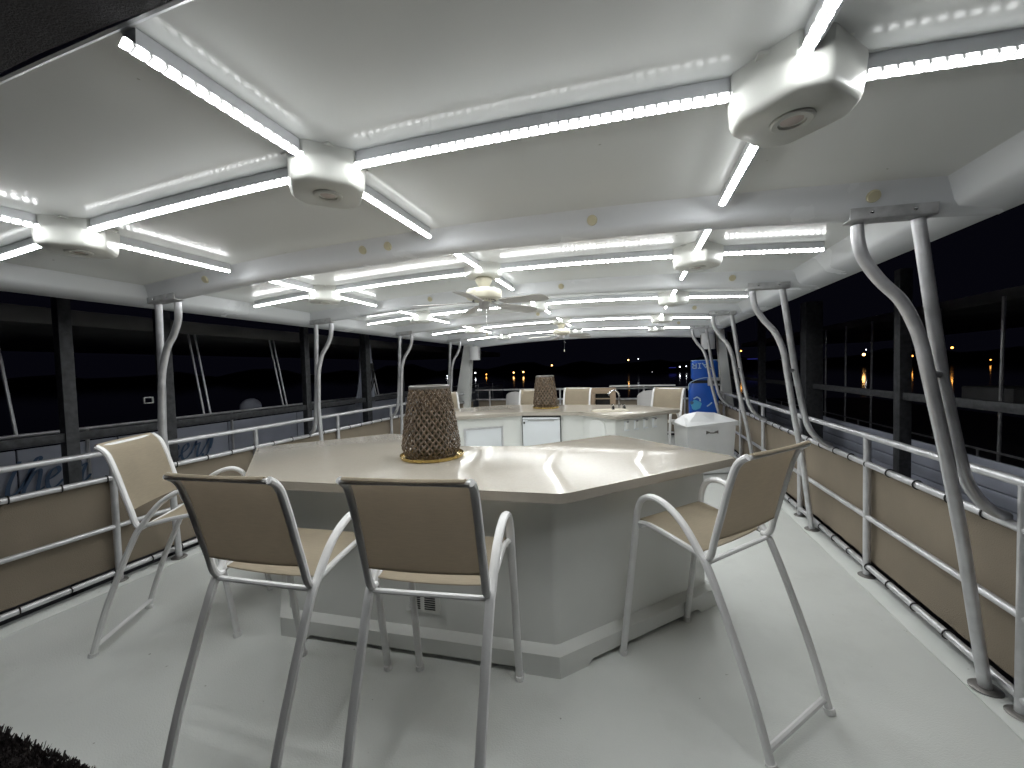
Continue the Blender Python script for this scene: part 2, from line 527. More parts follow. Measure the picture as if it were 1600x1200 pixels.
# ================================================================== LIGHT FIXTURES UNDER THE ROOF
BAYN = ['nearest ceiling bay', 'second ceiling bay', 'third ceiling bay', 'fourth ceiling bay', 'last ceiling bay']
HUBY = [1.19, 2.74, 4.32, 6.02, 7.52]
HUBX = [-2.50, -1.05, 0.395]
SIDE = ['left', 'middle', 'right']
def hub_bm(d=.118):
    a, c = .14, .034
    poly = [(a, -c), (a, c), (c, a), (-c, a), (-a, c), (-a, -c), (-c, -a), (c, -a)]
    bm = bmesh.new()
    lv = []
    for z, k in ((0.02, 1.04), (-.02, 1.02), (-d + .022, .985), (-d + .008, .95), (-d, .89)):
        lv.append([bm.verts.new((x * k, y * k, z)) for x, y in poly])
    for p, q in zip(lv, lv[1:]):
        for i in range(8): bm.faces.new((p[i], p[(i + 1) % 8], q[(i + 1) % 8], q[i]))
    bm.faces.new(lv[-1])
    es = [e for e in bm.edges if abs(e.verts[0].co.z - e.verts[1].co.z) > .005]
    bmesh.ops.bevel(bm, geom=es, offset=.014, segments=3, affect='EDGES', profile=.5, clamp_overlap=True)
    return bm
hub_src = {}
for b, y in enumerate(HUBY):
    for k, x in enumerate(HUBX):
        fan = (k == 1 and b in (1, 3))
        what = 'white ceiling box that carries the %s fan' % ('near' if b == 1 else 'far') if fan else \
            'white eight-sided ceiling box with round downlight, %s one in the %s' % (SIDE[k], BAYN[b])
        t = thing('junction_box', what, 'ceiling box', (x, y, ceil_z(x)), 0, 'white boxes where the light strips meet')
        if fan not in hub_src:
            hub_src[fan] = finish(hub_bm(.085 if fan else .118), 'housing', M['hub'], t, angle=50)
        else:
            inst(hub_src[fan], 'housing', t)
        if 'plate' not in hub_src:
            hub_src['plate'] = finish(box_bm((0, 0, -.001), (.205, .205, .008)), 'cover_plate', M['hub'], t, bevel=.002)
        else:
            inst(hub_src['plate'], 'cover_plate', t)
        if not fan:
            if 'ring' not in hub_src:
                hub_src['ring'] = finish(lathe_bm([(.030, .004), (.031, -.006), (.044, -.007), (.049, -.004), (.050, .003)], (0, 0, -.118), 28), 'downlight', M['hub'], t)
                hub_src['lens'] = finish(lathe_bm([(0, -.003), (.020, -.0025), (.030, .002)], (0, 0, -.118), 24), 'lens', M['lens'], hub_src['ring'])
            else:
                r = inst(hub_src['ring'], 'downlight', t)
                inst(hub_src['lens'], 'lens', r)

def strip_light(P0, P1, face, label, n=1, ext=0.0):
    """batten from P0 to P1 (x,y) under the ceiling, LED strip low on the side the vector face points to"""
    P0, P1 = Vector(P0), Vector(P1)
    d = (P1 - P0); Lh = d.length; d.normalize()
    nrm = Vector(face)
    t = thing('strip_light', label, 'strip light', (P0.x, P0.y, ceil_z(P0.x)), 0, 'LED strip lights under the roof')
    prof = [(.024, .004), (.024, -.010), (.022, -.046), (.006, -.047), (-.012, -.030), (-.020, -.008), (-.020, .004)]
    bm = bmesh.new()
    rings = []
    for i in range(n + 1):
        p = P0 + d * Lh * i / n
        z0 = ceil_z(p.x) - ceil_z(P0.x)
        rings.append([bm.verts.new(((p.x - P0.x) + nrm.x * a, (p.y - P0.y) + nrm.y * a, z0 + z)) for a, z in prof])
    m = len(prof)
    for a, b in zip(rings, rings[1:]):
        for k in range(m): bm.faces.new((a[k], b[k], b[(k + 1) % m], a[(k + 1) % m]))
    bm.faces.new(rings[0]); bm.faces.new(rings[-1][::-1])
    finish(bm, 'batten', M['beam'], t, angle=40)
    # LED strip
    pr = [(.0232, -.039), (.0320, -.0405), (.0338, -.0500), (.0205, -.0575), (.0090, -.0530)]
    share = [.0, .12, .95, .70, .0]
    bm = bmesh.new()
    uvl = bm.loops.layers.uv.new('UVMap')
    rings = []
    for i in range(n + 1):
        p = P0 + d * (.006 - ext + (Lh - .012 + ext) * i / n)
        z0 = ceil_z(p.x) - ceil_z(P0.x)
        rings.append(([bm.verts.new(((p.x - P0.x) + nrm.x * a, (p.y - P0.y) + nrm.y * a, z0 + z)) for a, z in pr], Lh * i / n))
    for (a, ua), (b, ub) in zip(rings, rings[1:]):
        for k in range(len(pr)):
            k2 = (k + 1) % len(pr)
            f = bm.faces.new((a[k], b[k], b[k2], a[k2]))
            for lp, u in zip(f.loops, (ua, ub, ub, ua)): lp[uvl].uv = (u, share[k])
    for r in (rings[0], rings[-1]):
        f = bm.faces.new(r[0])
        for lp in f.loops: lp[uvl].uv = (r[1], .1)
    finish(bm, 'led_strip', M['led'], t, smooth=False)
    return t
ends = [ROOF_Y0 + .015] + BEAMS + [ROOF_Y1 - .12]
for b, y in enumerate(HUBY):
    last = b == 4
    xs = [XC - 2.16] + HUBX + [XC + 2.16]
    nm = ['left of the left box', 'between left and middle boxes', 'between middle and right boxes', 'right of the right box']
    for k in range(4):
        x0 = xs[k] + (.12 if k > 0 else 0); x1 = xs[k + 1] - (.12 if k < 3 else 0)
        strip_light((x0, y), (x1, y), (0, -1), 'LED strip light running crosswise %s, %s' % (nm[k], BAYN[b]), n=8)
    for k, x in enumerate(HUBX):
        f = (1, 0) if k < 2 else (-1, 0)
        y0 = ends[b] + (.16 if b else -.004); y1 = ends[b + 1] - .115
        strip_light((x, y0), (x, y - .12), f, 'lengthwise LED strip light nearer than the %s box, %s' % (SIDE[k], BAYN[b]), ext=0 if b else .03)
        yy1 = y + .12 + (y1 - y - .12)
        strip_light((x, y + .12), (x, yy1), f, 'lengthwise LED strip light beyond the %s box, %s' % (SIDE[k], BAYN[b]))

# fans
def make_fan(loc, rz, label):
    t = thing('ceiling_fan', label, 'ceiling fan', loc, rz, 'ceiling fans under the roof')
    finish(lathe_bm([(0, .0), (.05, .0), (.062, -.012), (.060, -.03), (.045, -.055), (.03, -.075), (.03, -.085), (0, -.085)], segs=28), 'canopy', M['fanwhite'], t)
    finish(lathe_bm([(0, -.082), (.10, -.084), (.125, -.092), (.132, -.105), (.132, -.145), (.125, -.155), (.09, -.165), (.06, -.178), (0, -.178)], segs=40), 'motor', M['fanwhite'], t)
    bm = bmesh.new()
    for k in range(24):
        a = 2 * math.pi * k / 24
        box_bm((.080 * math.cos(a), .080 * math.sin(a), -.1685), (.020, .006, .005), bm, rz=a, ry=R_(20))
    o = finish(bm, 'vent_slot', M['dark'], t); o['kind'] = 'stuff'
    finish(lathe_bm([(0, -.178), (.04, -.178), (.042, -.185), (.042, -.222), (.034, -.232), (0, -.232)], segs=24), 'switch_housing', M['shell'], t)
    bl = None
    for k in range(5):
        a = 2 * math.pi * k / 5
        if bl is None:
            rows = []
            for i in range(13):
                u = i / 12
                r = .15 + .37 * u
                w = (.042 + .020 * math.sin(min(u * 1.15, 1) * math.pi / 2)) * (1 - max(0, (u - .88) / .12) ** 2 * .55)
                rows.append([(r, w * v, -.187 - .20 * w * v - .014 * u) for v in (-1, -.5, 0, .5, 1)])
            bl = finish(sheet_bm(rows, .006), 'blade', M['blade'], t)
            bm = box_bm((.125, 0, -.183), (.11, .022, .005))
            box_bm((.175, 0, -.186), (.05, .05, .005), bm)
            ir = finish(bm, 'blade_iron', M['shell'], bl, bevel=.002)
            bl.rotation_euler = (0, 0, a)
        else:
            c = inst(bl, 'blade', t, rot=(0, 0, a)); inst(ir, 'blade_iron', c)
    bm = tube_bm([(.03, -.02, -.225), (.03, -.02, -.40)], .0016, 6)
    ch = finish(bm, 'pull_chain', M['chrome'], t)
    finish(lathe_bm([(0, -.40), (.006, -.405), (.008, -.42), (.005, -.43), (0, -.432)], (.03, -.02, 0), 10), 'chain_knob', M['fanwhite'], ch)
    return t
make_fan((-1.05, 2.74, ceil_z(-1.05) - .085), R_(-14), 'ivory five-bladed ceiling fan hanging over the near bar counter')
make_fan((-1.05, 6.02, ceil_z(-1.05) - .085), R_(40), 'ivory five-bladed ceiling fan farther forward with its pull chain over the far counter')

# ================================================================== ROOF POSTS
def roof_post(side, y, label, dyf=0.0):
    s = 1 if side == 'R' else -1
    base = Vector((0, 0, 0))
    t = thing('roof_post', label, 'roof post', (0, 0, 0), 0, 'paired tube posts that carry the roof')
    # measured on the right side at y = 2.02, mirrored about the boat's centre for the left
    cx = -1.125
    def P(x, yy, z, f=0.0):
        xx = x if s > 0 else 2 * cx - x
        if s < 0:                           # rail on the left stands a little further in
            k = max(0.0, (2.08 - z) / 2.08)
            xx += .072 * min(1.0, k * 1.6)
        return (xx, y + (yy - 2.02) + f, z)
    k = dyf
    inner = [P(.902, 2.02, 2.06), P(.910, 2.022, 1.985), P(.930, 2.024, 1.915), P(.983, 2.022, 1.824), P(1.050, 2.016, 1.735), P(1.094, 2.010, 1.625), P(1.112, 2.004, 1.55)]
    pts = catmull(inner, 5)
    pts += [Vector(P(1.124, 2.000, 1.469, .03 * k)), Vector(P(1.19, 2.01, 1.136, .25 * k)), Vector(P(1.32, 2.12, .704, .55 * k)), Vector(P(1.479, 2.24, .004, k))]
    finish(tube_bm(pts, .0225, 12), 'inner_leg', M['alu'], t)
    outer = [Vector(P(1.105, 2.02, 2.06))] + catmull([P(1.20, 2.045, 1.42, .03 * k), P(1.268, 2.065, 1.10, .10 * k), P(1.310, 2.09, .985, .13 * k), P(1.366, 2.12, .905, .16 * k), P(1.440, 2.165, .845, .19 * k), P(1.510, 2.20, .812, .2 * k)], 5)
    finish(tube_bm(outer, .0225, 12), 'outer_leg', M['alu'], t)
    # bracket plate on the beam
    a, b = P(.864, 1.985, 2.085), P(1.136, 1.985, 2.072)
    mx, mz = (a[0] + b[0]) / 2, (a[2] + b[2]) / 2
    tilt = math.atan2(b[2] - a[2], b[0] - a[0])
    bm = box_bm((mx, y - .048, mz + .010), (.285, .006, .044), ry=-tilt)
    box_bm((mx, y - .012, mz - .0115), (.285, .066, .005), bm, ry=-tilt)
    br = finish(bm, 'bracket', M['alu_plate'], t, bevel=.0015)
    for u in (-.07, .07):
        bm = bmesh.new()
        bmesh.ops.create_uvsphere(bm, u_segments=10, v_segments=6, radius=.008, matrix=Matrix.Translation((mx + u, y - .052, mz + .012 + u * math.tan(tilt))) @ Matrix.Diagonal((1, .6, 1, 1)))
        finish(bm, 'bolt', M['chrome'], br)
    # tie between the two legs
    i1 = Vector(P(1.132, 2.001, 1.43, .05 * k)); o1 = Vector(P(1.198, 2.045, 1.43, .03 * k))
    finish(tube_bm([i1, o1], .015, 10), 'tie_bar', M['alu'], t)
    f = P(1.479, 2.24, 0, k)
    finish(lathe_bm([(0, .011), (.03, .011), (.050, .007), (.055, .002), (.055, -.002), (0, -.002)], (f[0], f[1], .015 if abs(f[0] - XC) > 2.5 else .002), 20), 'floor_flange', M['rim'], t)
    return t
for i, y in enumerate(BEAMS):
    nth = ['nearest', 'second', 'third', 'farthest'][i]
    roof_post('R', y, 'aluminium roof post of two bent tubes on the right railing, %s of the four' % nth, [0, .28, .30, .30][i])
    roof_post('L', y, 'aluminium roof post of two bent tubes on the left railing, %s of the four' % nth, [0, .1, .15, .15][i])

# ================================================================== RAILINGS, CANVAS
def ring_bm(r1, r2, ax):
    bm = bmesh.new()
    pts = [(0, 0, 0)]
    segs, m = 12, 6
    rg = []
    for i in range(segs):
        a = 2 * math.pi * i / segs
        c = Vector((r1 * math.cos(a), 0, r1 * math.sin(a)))
        rg.append([bm.verts.new(c + (c.normalized() * math.cos(2 * math.pi * k / m) + Vector((0, 1, 0)) * math.sin(2 * math.pi * k / m)) * r2) for k in range(m)])
    for i in range(segs):
        for k in range(m):
            bm.faces.new((rg[i][k], rg[(i + 1) % segs][k], rg[(i + 1) % segs][(k + 1) % m], rg[i][(k + 1) % m]))
    return bm
tie_src = None
for s, x, label, stan in ((1, 1.507, 'right', [0.98, 2.107, 3.235, 4.37, 5.48, 6.55, 7.65]), (-1, -3.69, 'left', [.72, 1.86, 3.01, 4.17, 5.34, 6.47, 7.6])):
    t = thing('guard_railing', 'white-aluminium tube railing along the %s side of the deck' % label, 'railing')
    y0, y1 = .55, 8.75
    for nm, z, r in (('top_rail', .980, .0205), ('lacing_rail', .789, .0205), ('mid_rail', .425, .018), ('bottom_rail', .085, .0195)):
        finish(tube_bm([(x, y0, z), (x, y1, z)], r, 14), nm, M['alu'], t)
    src = None
    for yy in stan:
        if src is None:
            src = finish(tube_bm([(0, 0, .02), (0, 0, .968)], .0215, 14), 'stanchion', M['alu'], t, loc=(x - s * .001, yy, 0))
            fl = finish(lathe_bm([(0, .026), (.026, .026), (.044, .022), (.049, .017), (.049, .014), (0, .014)], segs=20), 'base_flange', M['rim'], src)
        else:
            c = inst(src, 'stanchion', t, (x - s * .001, yy, 0)); inst(fl, 'base_flange', c)
    # canvas laced outside the rails
    cv = thing('canvas_screen', 'tan canvas screen laced along the %s railing' % label, 'canvas screen')
    xo = x + s * .030
    cuts = [y0] + [3.01 if s < 0 else 4.37, 6.5] + [y1]
    for a, b in zip(cuts, cuts[1:]):
        rows = []
        n = int((b - a) / .1)
        for i in range(n + 1):
            yy = a + .004 + (b - a - .008) * i / n
            rows.append([(xo + s * (.008 + .006 * math.sin(yy * 7) * math.sin(v * 3.1) + .004 * math.sin(yy * 19 + v * 9) * math.sin(v * 3.1) + .010 * abs(math.sin(yy * 14.6)) * (abs(v - .5) * 2) ** 4 * -1), yy, .112 + (.775 - .112) * v) for v in [j / 10 for j in range(11)]])
        finish(sheet_bm(rows, .004), 'canvas_panel', M['canvas'], cv)
    yy = y0 + .11
    while yy < y1:
        for z in (.789, .085):
            dy = random.uniform(-.012, .012)
            if tie_src is None:
                tie_src = finish(ring_bm(.0245, .0038, 0), 'tie', M['tie'], cv, loc=(x, yy + dy, z))
            else:
                inst(tie_src, 'tie', cv, (x, yy + dy, z), (0, 0, random.uniform(-.25, .25)))
        yy += .232
# bow railing with its own canvas
t = thing('bow_railing', 'tube railing across the bow beyond the far counter', 'railing')
for nm, z, r in (('top_rail', 1.03, .02), ('lacing_rail', .80, .02), ('bottom_rail', .09, .02)):
    finish(tube_bm([(-3.66, 8.78, z), (1.48, 8.78, z)], r, 10), nm, M['alu'], t)
finish(box_bm((.15, 8.62, 1.09), (1.30, .26, .022)), 'shelf', M['white'], t, bevel=.004)
for x in (-3.3, -2.5, -1.6, -.7, .2, 1.0):
    finish(tube_bm([(x, 8.78, 0), (x, 8.78, 1.10 if -.6 < x < .9 else 1.02)], .02, 10), 'stanchion', M['alu'], t)
rows = [[(-3.6 + 5.0 * i / 30, 8.83 + .005 * math.sin(i * 1.1), .11 + .68 * j / 5) for j in range(6)] for i in range(31)]
tag(finish(sheet_bm(rows, .004), 'canvas_screen', M['canvas']), 'tan canvas screen laced across the bow behind the far chairs', 'canvas screen')

# ================================================================== BAR COUNTERS
def counter_top_bm(poly, z0, z1, r=.05, rnd=.014):
    # rounded corners in plan, bevelled edge
    n = len(poly)
    out = []
    for i in range(n):
        p = Vector(poly[i]); a = (Vector(poly[i - 1]) - p).normalized(); b = (Vector(poly[(i + 1) % n]) - p).normalized()
        for k in range(6):
            u = k / 5
            out.append(tuple((p + a * r * (1 - u) ** 2 + b * r * u ** 2)))
    bm = prism_bm(out, z0, z1)
    es = [e for e in bm.edges if abs(e.verts[0].co.z - e.verts[1].co.z) < 1e-5]
    bmesh.ops.bevel(bm, geom=es, offset=rnd, segments=3, affect='EDGES', profile=.5, clamp_overlap=True)
    return bm
def edge_boxes(poly, z0, z1, L, th, inward, bm=None):
    """feet blocks at the corners of a plinth"""
    bm = bm or bmesh.new()
    n = len(poly)
    return bm
def plinth(parent, poly, feet=.17):
    inner = offset_poly(poly, [.035] * len(poly))
    # upper band of the plinth, with sloping top
    bm = bmesh.new()
    top = offset_poly(poly, [.022] * len(poly))
    A = [bm.verts.new((x, y, .030)) for x, y in poly]; B = [bm.verts.new((x, y, .108)) for x, y in poly]; Cc = [bm.verts.new((x, y, .132)) for x, y in offset_poly(poly, [.045] * len(poly))]
    n = len(poly)
    for i in range(n):
        j = (i + 1) % n
        bm.faces.new((A[i], A[j], B[j], B[i])); bm.faces.new((B[i], B[j], Cc[j], Cc[i]))
    bm.faces.new(A[::-1]); bm.faces.new(Cc)
    # feet at both ends of each side, with a curved shoulder
    for i in range(n):
        p = Vector(poly[i]); q = Vector(poly[(i + 1) % n])
        d = (q - p); Ln = d.length; d.normalize()
        nn = Vector((-d.y, d.x))
        for a, sg in ((p, 1), (q, -1)):
            ft = feet if Ln > .6 else Ln * .3
            pr = [(0.001, 0), (ft, 0), (ft + .008, .012), (ft + .022, .024), (ft + .04, .0305), (.001, .0305)]
            F = [bm.verts.new((*(a + d * sg * u + nn * .0), z)) for u, z in pr]
            Bk = [bm.verts.new((*(a + d * sg * u + nn * .03), z)) for u, z in pr]
            bm.faces.new(F); bm.faces.new(Bk[::-1])
            for k in range(6): bm.faces.new((F[k], F[(k + 1) % 6], Bk[(k + 1) % 6], Bk[k]))
    finish(bm, 'plinth', M['island'], parent, angle=30)
    finish(prism_bm(inner, 0.001, .031), 'kick_gap', M['black'], parent, smooth=False)

# --- near counter: half-octagon ring open towards the bow
T1 = [(-2.025, 1.567), (-.303, 1.679), (.582, 2.565), (-.158, 3.258), (-.741, 2.688), (-1.222, 2.614), (-2.107, 3.078), (-2.825, 2.315)]
c1 = thing('bar_counter', 'near beige-topped white bar counter with the large woven lantern on it', 'bar counter')
finish(counter_top_bm(T1, .905, .950, .05, .016), 'countertop', M['counter'], c1)
b1 = offset_poly(T1, [.185, .185, .05, .04, .04, .04, .05, .185])
bm = prism_bm(b1, .03, .906)
es = [e for e in bm.edges if abs(e.verts[0].co.z - e.verts[1].co.z) > .5]
bmesh.ops.bevel(bm, geom=es, offset=.02, segments=3, affect='EDGES', profile=.5)
finish(bm, 'body', M['island'], c1, angle=30)
plinth(c1, offset_poly(b1, [-.05] * 8))
def on_edge(poly, i, u, z, out=0.0):
    p = Vector(poly[i]); q = Vector(poly[(i + 1) % len(poly)])
    d = (q - p).normalized(); nn = Vector((d.y, -d.x))
    c = p.lerp(q, u) + nn * out
    return (c.x, c.y, z), math.atan2(d.y, d.x)
# louvre vent on the aft face
u_v = (-1.10 - b1[0][0]) / (b1[1][0] - b1[0][0])
c, a = on_edge(b1, 0, u_v, .268, .004)
v = finish(box_bm(c, (.200, .008, .105), rz=a), 'vent_grille', M['island'], c1, bevel=.002)
for g in (-1, 1):
    for k in range(6):
        cc = Vector(c) + Matrix.Rotation(a, 3, 'Z') @ Vector((g * .043, -.0042, -.030 + k * .012))
        finish(box_bm(cc, (.062, .003, .0055), rz=a), 'vent_slot', M['black'], v, smooth=False)
# dark bottle-opener slots high on the right-hand outer face
c, a = on_edge(b1, 1, .38, .862, .003)
v = finish(box_bm(c, (.17, .006, .034), rz=a), 'slot_plate', M['island'], c1, bevel=.002)
for k in (-1, 1):
    cc = Vector(c) + Matrix.Rotation(a, 3, 'Z') @ Vector((.012, -.0035, k * .0065))
    finish(box_bm(cc, (.115, .003, .006), rz=a), 'slot', M['black'], v, smooth=False)

# --- far counter: mirrored ring, open towards the near one
T2 = [(-2.097, 4.315), (-1.352, 4.829), (-.63, 4.90), (-.207, 4.492), (.561, 5.258), (.02, 5.82), (-1.88, 5.86), (-2.80, 5.02)]
c2 = thing('bar_counter', 'far beige-topped white bar counter with the mini fridge and the sink', 'bar counter')
b2 = offset_poly(T2, [.045, .045, .045, .05, .185, .185, .185, .05])
bm = prism_bm(b2, .03, .906)
es = [e for e in bm.edges if abs(e.verts[0].co.z - e.verts[1].co.z) > .5]
bmesh.ops.bevel(bm, geom=es, offset=.02, segments=3, affect='EDGES', profile=.5)
finish(bm, 'body', M['island'], c2, angle=30)
plinth(c2, offset_poly(b2, [-.03] * 8), .1)
bm = counter_top_bm(T2, .905, .950, .05, .016)
top2 = finish(bm, 'countertop', M['counter'], c2)
# sink: rim, bowl, gooseneck faucet
sk = Vector((-.29, 5.02, .951)); sa = R_(20)
def rot(v): return Matrix.Rotation(sa, 3, 'Z') @ Vector(v) + sk
def oval(rx, ry, n=28): return [(rx * math.copysign(abs(math.cos(2 * math.pi * k / n)) ** .6, math.cos(2 * math.pi * k / n)), ry * math.copysign(abs(math.sin(2 * math.pi * k / n)) ** .6, math.sin(2 * math.pi * k / n))) for k in range(n)]
bm = bmesh.new()
lv = []
for rx, ry, z in ((.225, .155, -.001), (.222, .152, .010), (.205, .138, .011), (.195, .128, .003), (.185, .118, .0015), (0.02, 0.015, .0012)):
    lv.append([bm.verts.new(rot((x, y, z))) for x, y in oval(rx, ry)])
for p, q in zip(lv, lv[1:]):
    for i in range(28): bm.faces.new((p[i], p[(i + 1) % 28], q[(i + 1) % 28], q[i]))
bm.faces.new(lv[-1])
finish(bm, 'sink_basin', mat('sink_cream', (.66, .61, .50), .25), c2)
fx = Vector((-.185, 5.20, .951))
fa = finish(tube_bm(catmull([fx + Vector((0, 0, 0)), fx + Vector((0, 0, .10)), fx + Vector((.0, 0, .19)), fx + Vector((-.025, -.02, .235)), fx + Vector((-.075, -.055, .245)), fx + Vector((-.115, -.085, .215)), fx + Vector((-.125, -.09, .18))], 6), .011, 10), 'faucet', M['chrome'], c2)
for dx in (-.075, .06):
    bm = lathe_bm([(0, 0), (.022, 0), (.02, .02), (.014, .045), (.016, .06), (0, .066)], fx + Vector((dx, dx * .35, 0)), 16)
    box_bm(fx + Vector((dx - .015, dx * .35 - .02, .062)), (.012, .06, .010), bm, rz=-.5)
    finish(bm, 'tap_handle', M['chrome'], fa)
# access door on the left inner face, hatch on the right inner face
c, a = on_edge(b2, 0, .38, .565, .006)
d = finish(box_bm(c, (.46, .012, .40), rz=a), 'access_door', M['fridge'], c2, bevel=.003)
fm = bmesh.new()
for dx, dz, sx, sz in ((-.24, 0, .022, .444), (.24, 0, .022, .444), (0, .211, .458, .022), (0, -.211, .458, .022)):
    box_bm(Vector(c) + Matrix.Rotation(a, 3, 'Z') @ Vector((dx, -.004, dz)), (sx, .018, sz), fm, rz=a)
finish(fm, 'door_frame', M['alu'], d, bevel=.002)
c, a = on_edge(b2, 2, .48, .70, .004)
pr = oval(.14, .17, 32)
bm = bmesh.new()
F = [bm.verts.new(Vector(c) + Matrix.Rotation(a, 3, 'Z') @ Vector((x, -.012, z))) for x, z in pr]
Bk = [bm.verts.new(Vector(c) + Matrix.Rotation(a, 3, 'Z') @ Vector((x * 1.05, .006, z * 1.05))) for x, z in pr]
bm.faces.new(F)
for i in range(32): bm.faces.new((F[i], F[(i + 1) % 32], Bk[(i + 1) % 32], Bk[i]))
finish(bm, 'hatch', M['white'], c2)
# four outlet plates on the counter's end
src = None
for k in range(4):
    c, a = on_edge(b2, 3, .20 + .175 * k, .815, .005)
    o = finish(box_bm((0, 0, 0), (.072, .010, .118)), 'outlet', M['fridge'], c2, bevel=.003)
    o.location = c; o.rotation_euler = (0, 0, a)
    cv_ = finish(box_bm((0, -.010, .004), (.050, .014, .085)), 'outlet_cover', M['white'], o, bevel=.004)
    finish(box_bm((0, -.0175, .046), (.028, .004, .010)), 'outlet_catch', M['dark'], o)
# mini fridge built into the middle inner face
pm = Vector(on_edge(b2, 1, .30, 0, 0)[0]); fa_ = on_edge(b2, 1, .5, 0)[1]
fr = thing('mini_fridge', 'white mini fridge built into the far counter', 'fridge', (pm.x, pm.y, 0), fa_)
finish(box_bm((0, -.008, .505), (.50, .036, .81)), 'cabinet', M['dark'], fr, bevel=.004)
finish(box_bm((0, -.045, .485), (.475, .040, .73)), 'door', M['fridge'], fr, bevel=.008)
finish(box_bm((0, -.048, .868), (.475, .044, .022)), 'top_trim', M['fridge'], fr, bevel=.004)
finish(box_bm((0, -.0665, .842), (.34, .004, .010)), 'handle_groove', M['shell'], fr)
finish(box_bm((-.215, -.067, .815), (.022, .004, .026)), 'badge', M['dark'], fr)

# ================================================================== BAR CHAIRS
def make_chair(label):
    t = thing('bar_chair', label, 'bar chair', (0, 0, 0), 0, 'sling bar chairs around the two counters')
    # profile measured from the photo: s runs backwards from the front feet (here +y), z up
    def hw(s): return .255 - .028 * s / .71
    side = [(0, .004), (.052, .38), (.094, .68), (.101, .74), (.112, .80), (.138, .852), (.185, .878), (.24, .876), (.30, .850), (.355, .808), (.40, .755), (.437, .702), (.475, .648), (.555, .463), (.642, .236), (.712, .004)]
    for sx in (-1, 1):
        P = [Vector((sx * hw(s), s, z)) for s, z in side]
        pts = catmull(P, 4)
        bm = tube_bm(pts, .0185, 10, rb=.0145, ref=(1, 0, 0))
        sf = finish(bm, 'side_frame', M['frame'], t)
        bm = tube_bm([P[0] - Vector((0, 0, .003)), P[0].lerp(P[1], .06)], .021, 10)
        finish(bm, 'foot_cap', M['frame'], sf)
        bm = tube_bm([P[-1] - Vector((0, 0, .003)), P[-1].lerp(P[-2], .08)], .021, 10)
        finish(bm, 'foot_cap', M['frame'], sf)
        # seat rail
        x = sx * .232
        sr = catmull([(sx * .246, .10, .728), (x, .16, .733), (x, .30, .718), (x, .40, .700), (x, .448, .690)], 4)
        finish(tube_bm(sr, .0125, 8), 'seat_rail', M['frame'], t)
        # back upright: rises out of the rear of the seat and curls back at the top
        bx = sx * .226
        bk = catmull([(bx, .440, .686), (bx, .462, .688), (bx, .480, .715), (bx, .494, .775), (bx, .522, .880), (bx, .552, .996), (bx, .580, 1.085), (bx, .602, 1.123), (bx, .632, 1.146)], 4)
        finish(tube_bm(bk, .0165, 10, rb=.014, ref=(1, 0, 0)), 'back_upright', M['frame'], t)
    # cross tubes
    finish(tube_bm([(-.235, .462, .672), (.235, .462, .672)], .0105, 8), 'rear_stretcher', M['frame'], t)
    finish(tube_bm([(-.240, .115, .712), (.240, .115, .712)], .0105, 8), 'front_stretcher', M['frame'], t)
    finish(tube_bm([(-.222, .694, .055), (.222, .694, .055)], .0125, 8), 'foot_bar', M['frame'], t)
    finish(tube_bm([(-.226, .632, 1.142), (.226, .632, 1.142)], .011, 8), 'top_bar', M['frame'], t)
    # slings
    rows = []
    prof = catmull([(0, .098, .705), (0, .088, .728), (0, .11, .742), (0, .18, .738), (0, .30, .722), (0, .42, .701)], 4)
    for p in prof:
        rows.append([(x, p.y, p.z - .010 * (1 - (x / .225) ** 2) * min(1, max(0, (p.y - .1) * 8))) for x in (-.225, -.15, -.075, 0, .075, .15, .225)])
    ss = finish(sheet_bm(rows, .003), 'seat_sling', M['sling'], t)
    finish(tube_bm(rows[0], .0042, 6), 'hem', M['sling'], ss); finish(tube_bm(rows[-1], .0042, 6), 'hem', M['sling'], ss)
    rows = []
    prof = catmull([(0, .500, .780), (0, .523, .880), (0, .552, .996), (0, .580, 1.085), (0, .602, 1.125), (0, .636, 1.156), (0, .648, 1.150)], 4)
    for p in prof:
        rows.append([(x, p.y + .012 * (1 - (x / .215) ** 2), p.z + .002) for x in (-.214, -.14, -.07, 0, .07, .14, .214)])
    ss = finish(sheet_bm(rows, .003), 'back_sling', M['sling'], t)
    finish(tube_bm(rows[0], .0042, 6), 'hem', M['sling'], ss)
    return t
def place(front_mid, ang):     # ang = direction in which the chair's back lies
    return (front_mid[0], front_mid[1], 0), R_(ang - 90)
CH = [((.098, 2.250), -43.2, 'white and tan sling bar chair at the right corner of the near counter, turned sideways'),
      ((-2.352, 1.856), -149.6, 'white and tan sling bar chair by the left railing, its seat facing the near counter'),
      ((-.805, 1.725), -82.5, 'sling bar chair with its back to us, in front of the counter vent'),
      ((-1.470, 1.632), -86.0, 'sling bar chair with its back to us, just left of the counter vent'),
      ((-2.55, 5.28), 132.0, 'cream sling bar chair half hidden behind the big lantern at the far counter'),
      ((-1.62, 5.79), 90.0, 'cream sling bar chair just left of the small lantern on the far counter'),
      ((-1.03, 6.14), 80.0, 'cream sling bar chair just right of the small lantern on the far counter'),
      ((.20, 5.80), 61.0, 'cream sling bar chair turned sideways between the faucet and the white deck box')]
src = None
for fm_, ang, lb in CH:
    loc, rz = place(fm_, ang)
    if src is None:
        src = make_chair(lb); src.location = loc; src.rotation_euler = (0, 0, rz)
    else:
        copy_thing(src, loc, rz, lb)

